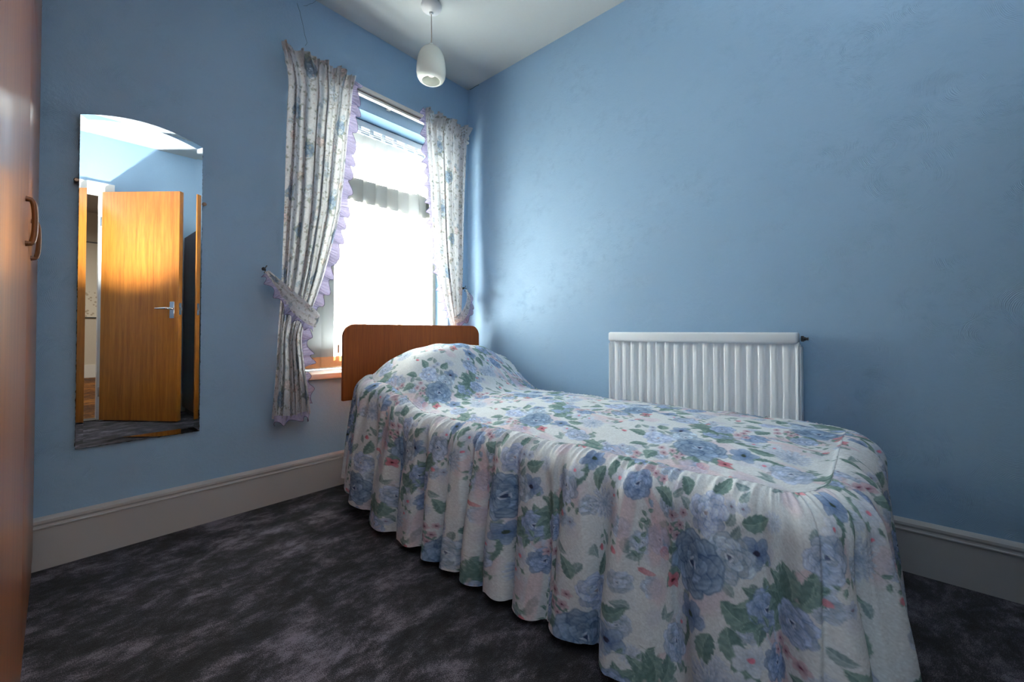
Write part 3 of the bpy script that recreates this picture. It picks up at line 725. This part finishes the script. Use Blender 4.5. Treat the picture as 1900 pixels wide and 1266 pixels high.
def curtain(par, prof, nf, u_len, seed, ybase=-.080, amp=.014, vphase=0., ztie=.86, head=True, flip=False):
    """prof: list (z, xl, xr) from top to bottom"""
    r_ = np.random.default_rng(seed)
    prof = np.array(prof); z_ = prof[:, 0]
    zt, zb = z_[0], z_[-1]; nz = int((zt-zb)/.0032); zz = np.linspace(zt, zb, nz)
    Lx = np.interp(-zz, -z_, prof[:, 1]); Rx = np.interp(-zz, -z_, prof[:, 2])
    kk = np.ones(21)/21
    Lx = np.convolve(np.pad(Lx, 10, mode='edge'), kk, 'valid'); Rx = np.convolve(np.pad(Rx, 10, mode='edge'), kk, 'valid')
    nu = 230; u = np.linspace(0, 1, nu)
    jit = np.cumsum(r_.uniform(.6, 1.4, nf+2)); jit = (jit-jit[0])/(jit[-2]-jit[0])
    ph_u = np.interp(u, jit[:-1], np.arange(nf+1))
    fam = np.interp(ph_u, np.arange(nf+1), r_.uniform(.55, 1.3, nf+1))
    Z, Ug = np.meshgrid(zz, u, indexing='ij'); PHU = ph_u[None, :]+0*Z
    drift = .25*np.sin(Z*2.1+PHU*1.3)+.12*np.sin(Z*5+PHU*2.7)
    wv = np.cos(2*np.pi*(PHU+drift*.5)); inner = Ug if not flip else 1-Ug; wv = wv*(1-.75*sstep(.72, .95, inner)*np.clip((zt-Z)/.5, 0, 1))
    squeeze = 1-.55*np.exp(-((Z-ztie)/.10)**2)
    tighten = .55+.45*np.clip((zt-Z)/.25, 0, 1)
    Yv = ybase+amp*fam[None, :]*wv*squeeze*tighten*np.where(Z < ztie, .8, 1.)
    Yv = Yv+.004*np.cos(2*np.pi*(PHU*2.6+drift))*squeeze
    Xv = Lx[:, None]*(1-Ug)+Rx[:, None]*Ug+.010*np.sin(2*np.pi*(PHU+drift*.5))*squeeze*np.sin(np.pi*Ug)
    if head:   # frilled heading above the gathering tape
        hz = zt-.068; hd = np.clip((Z-hz)/.068, 0, 1)
        gather = np.exp(-((Z-hz)/.012)**2)
        fine = np.sin(2*np.pi*(PHU*2.9+.4*np.sin(PHU*3)))
        Yv = Yv-.024*hd+.014*hd*fine+.007*fine*gather; Xv = Xv+.010*hd*np.sin(PHU*5.1+1)
        Z = Z+.010*hd*np.sin(PHU*4.3)+.004*hd*fine
    Yv = np.minimum(Yv, -.057)
    V = np.stack([Xv, Yv, Z], -1).reshape(-1, 3)
    ii, jj = np.meshgrid(np.arange(nz-1), np.arange(nu-1), indexing='ij'); b0 = (ii*nu+jj).ravel()
    uu = Ug*u_len+seed*.11; vv = (zt-Z)+vphase
    # cloth that is pulled aside runs askew
    uu = uu+(.10*np.clip((1.7-Z)/.9, 0, 1)*(1 if not flip else -1))
    c = TC.sample(uu.ravel()/1.5, vv.ravel()/1.5)
    o = mesh('printed_cloth', V, np.stack([b0, b0+nu, b0+nu+1, b0+1], 1), M['curtain'], None, True, c); sub(o, par)
    return zz, Lx, Rx, Yv, Z

def tieback(par, pts, w0, w1, seed, vs=.0):
    pts = np.array(pts, float); d_ = np.concatenate([[0], np.cumsum(np.linalg.norm(np.diff(pts, axis=0), axis=1))])
    n = 90; s_ = np.linspace(0, d_[-1], n); P = np.stack([np.interp(s_, d_, pts[:, k]) for k in range(3)], 1)
    for k in range(3): P[:, k] = np.convolve(np.pad(P[:, k], 8, mode='edge'), np.ones(17)/17, 'valid')
    tg = np.gradient(P, axis=0); tg /= np.linalg.norm(tg, axis=1)[:, None]
    sd = np.stack([tg[:, 2], np.zeros(n), -tg[:, 0]], 1)
    mc = 34; v = np.linspace(-.5, .5, mc); f = s_/s_[-1]; wd = w0+(w1-w0)*np.clip(f*1.6, 0, 1)
    G = P[:, None, :]+sd[:, None, :]*(wd[:, None]*v[None, :])[..., None]
    G[..., 1] += -.006*np.cos(v*3.1)[None, :]+.003*np.sin(v*16+f[:, None]*4)
    V = G.reshape(-1, 3); ii, jj = np.meshgrid(np.arange(n-1), np.arange(mc-1), indexing='ij'); b0 = (ii*mc+jj).ravel()
    uu = (s_[:, None]+0*v); vv = (v[None, :]*.09+.05+vs+0*s_[:, None])
    o = mesh('tieback', V, np.stack([b0, b0+mc, b0+mc+1, b0+1], 1), M['curtain'], None, True, TC.sample(uu.ravel(), vv.ravel())); sub(o, par)
    return o, P, sd, wd

def interp_edge(zz, X, z, y): return [(float(np.interp(-q_, -zz, X)), y, float(q_)) for q_ in z]
# left curtain
cl = empty('curtain', (-1.03, -.08, 2.1)); tag(cl, 'long floral curtain left of the window, tied back and hanging well below the sill', 'curtain', 'floral curtains at the window')
profL = [(2.100, -1.232, -.862), (2.04, -1.192, -.868), (1.95, -1.177, -.875), (1.80, -1.180, -.893), (1.572, -1.184, -.911), (1.375, -1.188, -.932), (1.205, -1.192, -.972), (1.06, -1.196, -1.008),
         (.93, -1.203, -1.05), (.85, -1.210, -1.085), (.80, -1.212, -1.108), (.74, -1.214, -1.112), (.625, -1.218, -1.097), (.48, -1.230, -1.078), (.40, -1.237, -1.070)]
zz, Lx, Rx, Yv, Zc = curtain(cl, profL, 6, .62, 3, vphase=.02)
zs_ = np.arange(2.09, .86, -.02)
ruffle('ruffle', interp_edge(zz, Rx, zs_, -.088), -1, .040, .013, .085, cl, seed=1)
ruffle('lower_ruffle', interp_edge(zz, Rx, np.arange(.84, .60, -.02), -.092), -1, .040, .012, .07, cl, seed=2)
ruffle('lower_ruffle', interp_edge(zz, Rx-.004, np.arange(.60, .42, -.02), -.062), -1, .034, .006, .10, cl, seed=9)
xb = np.linspace(-1.236, -1.066, 20)
ruffle('hem_ruffle', [(x, -.084+.008*math.sin((x+1.2)*60), .402+.006*math.sin(x*50)) for x in xb], 1, .036, .011, .055, cl, seed=3)
tb, P, sd, wd = tieback(cl, [(-1.252, -.03, 1.068), (-1.225, -.085, 1.012), (-1.185, -.118, .950), (-1.13, -.128, .888), (-1.075, -.122, .848), (-1.045, -.10, .838)], .024, .080, 1)
e0 = P-sd*(wd*.5)[:, None]; e1 = P+sd*(wd*.5)[:, None]
low = e0 if e0[45, 2] < e1[45, 2] else e1
sg = -1 if low is e0 else 1
rf = ruffle('tieback_ruffle', [tuple(p) for p in low[4:-2:3]], sg, .034, .010, .06, cl, seed=4)
# short ruffle peeping above the tieback on the inner edge
def hook(par, x, z):
    m = MB(); pts = [(x, -.001, z), (x, -.025, z), (x-.002, -.034, z-.006), (x-.003, -.030, z-.018), (x-.002, -.018, z-.020)]
    m.tube(pts, .0022, 8); m.tube([(x, 0, z), (x, -.004, z)], .008, 12); m.tube([(x+.004, -.012, z+.004), (x+.010, -.016, z+.016)], .002, 6)
    sub(m.build('tieback_hook', M['dark_metal'], None, True), par)
hook(cl, -1.252, 1.075)
# right curtain
cr = empty('curtain', (-.22, -.08, 2.1)); tag(cr, 'floral curtain right of the window in the corner, tied back behind the headboard', 'curtain', 'floral curtains at the window')
profR = [(2.125, -.428, -.070), (2.06, -.424, -.082), (1.938, -.418, -.086), (1.686, -.392, -.092), (1.428, -.372, -.098), (1.235, -.346, -.104), (1.074, -.309, -.108), (.98, -.278, -.112), (.90, -.245, -.120), (.85, -.215, -.135),
         (.78, -.205, -.13), (.6, -.215, -.10), (.40, -.225, -.08)]
zz, Lx, Rx, Yv, Zc = curtain(cr, profR, 5, .62, 6, vphase=.11, flip=True)
ruffle('ruffle', interp_edge(zz, Lx, np.arange(2.12, .87, -.02), -.088), 1, .034, .012, .075, cr, seed=5)
ruffle('lower_ruffle', interp_edge(zz, Lx, np.arange(.82, .42, -.02), -.082), 1, .034, .010, .08, cr, seed=6)
ruffle('hem_ruffle', [(x, -.084, .402) for x in np.linspace(-.225, -.08, 14)], 1, .034, .010, .055, cr, seed=7)
tb, P, sd, wd = tieback(cr, [(-.040, -.03, 1.075), (-.062, -.085, 1.02), (-.095, -.112, .955), (-.135, -.122, .90), (-.175, -.122, .868), (-.215, -.10, .86)], .022, .060, 2, .1)
e0 = P-sd*(wd*.5)[:, None]; e1 = P+sd*(wd*.5)[:, None]; low = e0 if e0[45, 2] < e1[45, 2] else e1; sg = -1 if low is e0 else 1
ruffle('tieback_ruffle', [tuple(p) for p in low[4:-2:3]], sg, .030, .009, .06, cr, seed=8)
hook(cr, -.040, 1.083)
# their labels differ, so no shared group is needed for identity
# ------------------------------------------------------------------ radiator
rad = empty('radiator', (-.05, -1.495, .19)); tag(rad, 'white ribbed panel radiator on the right-hand wall behind the bed', 'radiator')
def rdp(name, mb, mat, smooth=False): o = mb.build(name, mat, None, smooth); return sub(o, rad)
ya, yb = -1.112, -1.880; z0, z1 = .185, .742; nr = 19
m = MB()
yy = np.linspace(ya, yb, nr*12+1); ph = (ya-yy)/((ya-yb)/nr)
dd = -.068-.011*(1/(1+np.exp(-7*(np.cos(2*np.pi*ph)+.15)))); dd[0] = dd[-1] = -.068
rows = []
for z, k in ((z0, 0), (z0+.025, .0), (z0+.05, 1), (z1-.022, 1), (z1-.004, .25), (z1+.01, 0)):
    rows.append([(-.068+(d_+.068)*k, y, z) for d_, y in zip(dd, yy)])
m.grid(rows); m.box(-.0675, -.055, yb, ya, z0, z1+.01)
rdp('front_panel', m, M['radiator'], True)
m = MB(); m.box(-.034, -.022, yb, ya, z0, z1); rdp('rear_panel', m, M['radiator'])
m = MB(); m.bevbox(-.090, -.020, yb+.003, ya-.0, .7445, .788, .009); rdp('top_cover', m, M['radiator'], True)
m = MB(); m.box(-.074, -.020, yb-.006, yb-.001, z0, .735, bev=.002); rdp('side_cover', m, M['radiator'])
m = MB(); m.box(-.074, -.020, ya+.001, ya+.004, z0, .735, bev=.001); rdp('side_cover', m, M['radiator'])
m = MB(); m.tube([(-.05, yb-.003, .764), (-.05, yb-.012, .764)], .011, 6); m.tube([(-.05, yb-.012, .764), (-.05, yb-.020, .764), (-.05, yb-.026, .764)], [.008, .005, .006], 8); rdp('bleed_valve', m, M['dark_metal'])
for y in (-1.25, -1.74):
    m = MB(); m.box(-.020, -.0005, y-.015, y+.015, .3, .65); rdp('wall_bracket', m, M['radiator'])
for y in (-1.14, -1.85):
    m = MB(); m.tube([(-.05, y, .19), (-.05, y, .10), (-.05, y, .0)], .008, 10); rdp('pipe', m, M['chrome'])

# ------------------------------------------------------------------ mirror
mir = empty('wall_mirror', (-1.660, -.004, .97)); tag(mir, 'tall frameless mirror with an arched top hanging on the blue wall beside the wardrobe', 'mirror')
mir.rotation_euler = (math.radians(.24), 0, 0)
mw, mb_, mt_, rise = .1745, -.588, .578, .036
def outline(inset):
    w = mw-inset; pts = [(-w, mb_+inset), (w, mb_+inset)]
    n = 28
    for k in range(n+1):
        x = w-2*w*k/n; pts.append((x, mt_-inset+rise*(1-(x/mw)**2)))
    return pts
t = NT('mirror_silver'); b = t.bsdf(i_Base_Color=(.93, .95, .95, 1), i_Metallic=1.0, i_Roughness=.0); M['mirror'] = t.fin(b.outputs[0])
o0, o1 = outline(0), outline(.019); yo, yi = -.0104, -.0104+.019*math.tan(math.radians(1.45))
n = len(o0)
me = MB(); me.V = [(x, yi, z) for x, z in o1]; me.F = [tuple(range(n))]
g = me.build('mirror_plate', M['mirror'], mir)
def face_front(o):
    import bmesh
    bm = bmesh.new(); bm.from_mesh(o.data)
    for f in bm.faces:
        if f.normal.y > 0: f.normal_flip()
    bm.to_mesh(o.data); bm.free()
face_front(g)
me = MB(); me.V = [(x, yo, z) for x, z in o0]+[(x, yi, z) for x, z in o1]; me.F = [(i, (i+1) % n, n+(i+1) % n, n+i) for i in range(n)]
g = me.build('bevelled_edge', M['mirror'], mir); face_front(g)
o2 = []
base = outline(-.0006)
for i in range(n):                                    # slightly chipped dark edge
    a, c = np.array(base[i]), np.array(base[(i+1) % n]); L_ = np.linalg.norm(c-a); k = max(1, int(L_/.006))
    for j in range(k): o2.append(tuple(a+(c-a)*j/k+rng.normal(0, .0007, 2)))
me = MB(); me.prism([(x, z) for x, z in o2], 'y', -.0096, .0); me.build('backing', M['dark'], mir)
for x, z in ((-.1745, .345), (.1745, .345), (-.10, -.590)):
    sx = -1 if x < 0 else 1
    m = MB(); m.tube([(x+sx*.007, .002, z), (x+sx*.007, -.010, z), (x+sx*.007, -.016, z), (x+sx*.007, -.019, z)], [.005, .005, .0075, .005], 12); m.box(min(x, x+sx*.007), max(x, x+sx*.007), -.0145, -.012, z-.004, z+.004) if abs(x) > .12 else None
    if abs(x) > .12: m.build('clip', M['clip'], mir, True)

# ------------------------------------------------------------------ pendant lamp
px, py = -.622, -.407
pen = empty('pendant_lamp', (px, py, H)); tag(pen, 'white opal glass pendant shade hanging by a thin cord from the ceiling', 'ceiling lamp')
def pp(name, mb, mat, smooth=True): return sub(mb.build(name, mat, None, smooth), pen)
m = MB(); m.lathe([(.0, H), (.052, H), (.052, H-.008), (.049, H-.016), (.030, H-.030), (.012, H-.036), (.008, H-.044), (0, H-.044)], px, py, 36); pp('ceiling_rose', m, M['upvc'])
m = MB(); m.tube([(px, py, H-.04), (px+.001, py, 2.35), (px, py, 2.250)], .0022, 8); pp('cord', m, plain('cord_white', (190, 180, 170), .5))
t = NT('opal_glass'); d = t.bsdf(i_Base_Color=(.80, .82, .80, 1), i_Roughness=.22); tr = t.n('ShaderNodeBsdfTranslucent', i_Color=(.85, .87, .84, 1))
mx = t.n('ShaderNodeMixShader'); mx.inputs[0].default_value = .35; t.set(mx.inputs[1], d.outputs[0]); t.set(mx.inputs[2], tr.outputs[0]); M['opal'] = t.fin(mx.outputs[0])
prof = [(.004, 2.258), (.010, 2.256), (.014, 2.246), (.026, 2.238), (.043, 2.226), (.056, 2.210), (.065, 2.188), (.0705, 2.16), (.0735, 2.13), (.0735, 2.105), (.070, 2.086), (.063, 2.073), (.054, 2.0655), (.047, 2.063),
        (.0445, 2.066), (.053, 2.070), (.061, 2.0775), (.067, 2.089), (.070, 2.106), (.070, 2.13), (.067, 2.16), (.0615, 2.187), (.053, 2.207), (.040, 2.222), (.024, 2.234), (.012, 2.240), (.0, 2.246)]
m = MB(); m.lathe(prof, px, py, 48); pp('lamp_shade', m, M['opal'])
m = MB(); m.lathe([(0, 2.236), (.017, 2.236), (.017, 2.196), (.013, 2.192), (0, 2.192)], px, py, 20); pp('bulb_holder', m, M['upvc'])
m = MB(); m.lathe([(.010, 2.194), (.013, 2.180), (.018, 2.165), (.026, 2.145), (.029, 2.125), (.026, 2.105), (.016, 2.092), (.0, 2.088)], px, py, 24); pp('bulb', m, plain('bulb_glass', (228, 228, 220), .08))

# ------------------------------------------------------------------ wardrobe (stands slightly askew along the left wall)
war = empty('wardrobe', (-1.926, -.003, 0)); tag(war, 'tall glossy orange-brown wooden wardrobe against the left-hand wall', 'wardrobe')
war.rotation_euler = (0, 0, -math.radians(.6))
def wpz(name, mb, mat, par=None, smooth=True): return mb.build(name, mat, par or war, smooth)
# local coordinates: front plane x=0 faces +x, runs along -y
def box(x0, x1, y0, y1, z0, z1, b=0): q_ = MB(); q_.box(x0, x1, y0, y1, z0, z1, bev=b); return q_
wpz('carcass', box(-.50, -.022, -1.60, -.035, .06, 2.36), M['ward'])
wpz('plinth', box(-.48, -.002, -1.59, -.036, 0, .058), M['ward'])
ZS = 1.585; d1 = -.695
for (ya_, yb_, za, zb_) in ((-.037, d1+.0015, .062, ZS-.002), (d1-.0015, -1.60, .062, ZS-.002), (-.037, d1+.0015, ZS+.003, 2.36), (d1-.0015, -1.60, ZS+.003, 2.36)):
    low_ = za < 1
    dr = wpz('door', box(-.020, 0, min(ya_, yb_), max(ya_, yb_), za, zb_, .0012), M['ward'])
    hy = (d1+.125) if ya_ > -.1 else (d1-.125)
    hz_ = 1.010 if low_ else 1.665
    q_ = MB(); pts = []
    for k in range(17):
        a = math.pi*k/16; pts.append((.003+.010*math.sin(a)**.5, hy, hz_-.045*math.cos(a)))
    q_.tube([(.0, hy, hz_-.045)]+pts[1:-1]+[(.0, hy, hz_+.045)], [.006]+[.0048]*15+[.006], 10)
    wpz('handle', q_, M['wardhandle'], dr)

# ------------------------------------------------------------------ door (seen in the mirror), its frame and handle
dr1 = empty('door_1', (-1.604, -2.875, 0)); dr1['kind'] = 'structure'
dr1.rotation_euler = (0, 0, math.atan2(.535, .432))
def dp(name, mb, mat, smooth=True): return mb.build(name, mat, dr1, smooth)
dp('door_leaf', box(0, .688, -.038, 0, .012, 1.955, .0015), M['teak'])
m = MB(); m.box(.615, .655, .0, .006, .88, 1.02, bev=.002); dp('handle_plate', m, M['chrome'])
m = MB(); m.tube([(.635, .004, .962), (.635, .040, .962), (.625, .050, .962), (.60, .052, .962), (.53, .050, .960)], [.009, .009, .009, .008, .007], 10); dp('door_handle', m, M['chrome'])
m = MB(); m.box(.615, .655, -.044, -.038, .88, 1.02, bev=.002); dp('handle_plate', m, M['chrome'])
m = MB(); m.tube([(.635, -.042, .962), (.635, -.078, .962), (.625, -.088, .962), (.53, -.088, .960)], [.009, .009, .009, .007], 10); dp('door_handle', m, M['chrome'])
m = MB(); m.box(.6885, .690, -.030, -.008, .91, 1.01); m.box(.690, .698, -.026, -.012, .95, .972); dp('latch', m, M['chrome'])
for z in (.25, 1.70):
    m = MB(); m.tube([(-.003, .004, z-.04), (-.003, .004, z+.04)], .005, 8); dp('hinge', m, M['chrome'])
m = MB()
m.box(DX1, DX1+.075, YB, YB+.018, 0, DZ+.075); m.box(DX0-.075, DX0, YB, YB+.018, 0, DZ+.075); m.box(DX0, DX1, YB, YB+.018, DZ, DZ+.075)
m.box(DX1-.018, DX1, YB-.12, YB, 0, DZ); m.box(DX0, DX0+.02, YB-.12, YB, 0, DZ); m.box(DX0+.02, DX1-.018, YB-.12, YB, DZ-.012, DZ)
struct('trim_1', m, M['white_paint'])
m = MB(); m.box(DX0, DX1, YB-.12, YB, 0, .008); struct('trim_2', m, M['dark'])

# dark wardrobe behind the open door (seen in the mirror)
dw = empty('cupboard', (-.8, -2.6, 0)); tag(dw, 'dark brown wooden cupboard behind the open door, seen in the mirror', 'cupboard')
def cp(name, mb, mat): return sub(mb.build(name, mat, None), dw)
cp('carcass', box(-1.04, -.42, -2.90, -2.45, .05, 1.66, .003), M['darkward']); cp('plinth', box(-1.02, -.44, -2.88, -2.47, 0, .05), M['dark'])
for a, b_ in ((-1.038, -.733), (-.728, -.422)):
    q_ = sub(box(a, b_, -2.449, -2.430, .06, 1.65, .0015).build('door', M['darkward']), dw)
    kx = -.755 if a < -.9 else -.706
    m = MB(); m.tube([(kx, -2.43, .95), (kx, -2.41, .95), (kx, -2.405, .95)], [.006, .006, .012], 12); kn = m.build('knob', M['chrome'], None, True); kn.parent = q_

# framed picture on the far hall wall (seen in the mirror)
pic = empty('picture', (-1.36, -7.17, 1.6)); tag(pic, 'tall pale picture of flowers in a thin dark frame in the hall', 'picture')
t = NT('pale_flower_print'); co = obj_co(t); n1_ = t.n('ShaderNodeTexVoronoi'); t.set(n1_.inputs['Vector'], co); n1_.inputs['Scale'].default_value = 22
spz = t.n('ShaderNodeSeparateXYZ', i_0=co).outputs[2]
msk = t.math('MULTIPLY', t.math('LESS_THAN', n1_.outputs['Distance'], .33), t.math('LESS_THAN', spz, 1.35))
b = t.bsdf(i_Base_Color=t.mix(t.math('MULTIPLY', msk, .6), L4((222, 216, 200)), L4((150, 128, 96))), i_Roughness=.6); M['pic'] = t.fin(b.outputs[0])
m = MB(); m.box(-1.72, -1.24, -7.195, -7.185, .95, 2.12); sub(m.build('print', M['pic']), pic)
m = MB()
for a in ((-1.735, -1.72, .935, 2.135), (-1.24, -1.225, .935, 2.135)): m.box(a[0], a[1], -7.198, -7.178, a[2], a[3])
m.box(-1.72, -1.24, -7.198, -7.178, .935, .95); m.box(-1.72, -1.24, -7.198, -7.178, 2.12, 2.135); sub(m.build('frame', M['dark_metal']), pic)
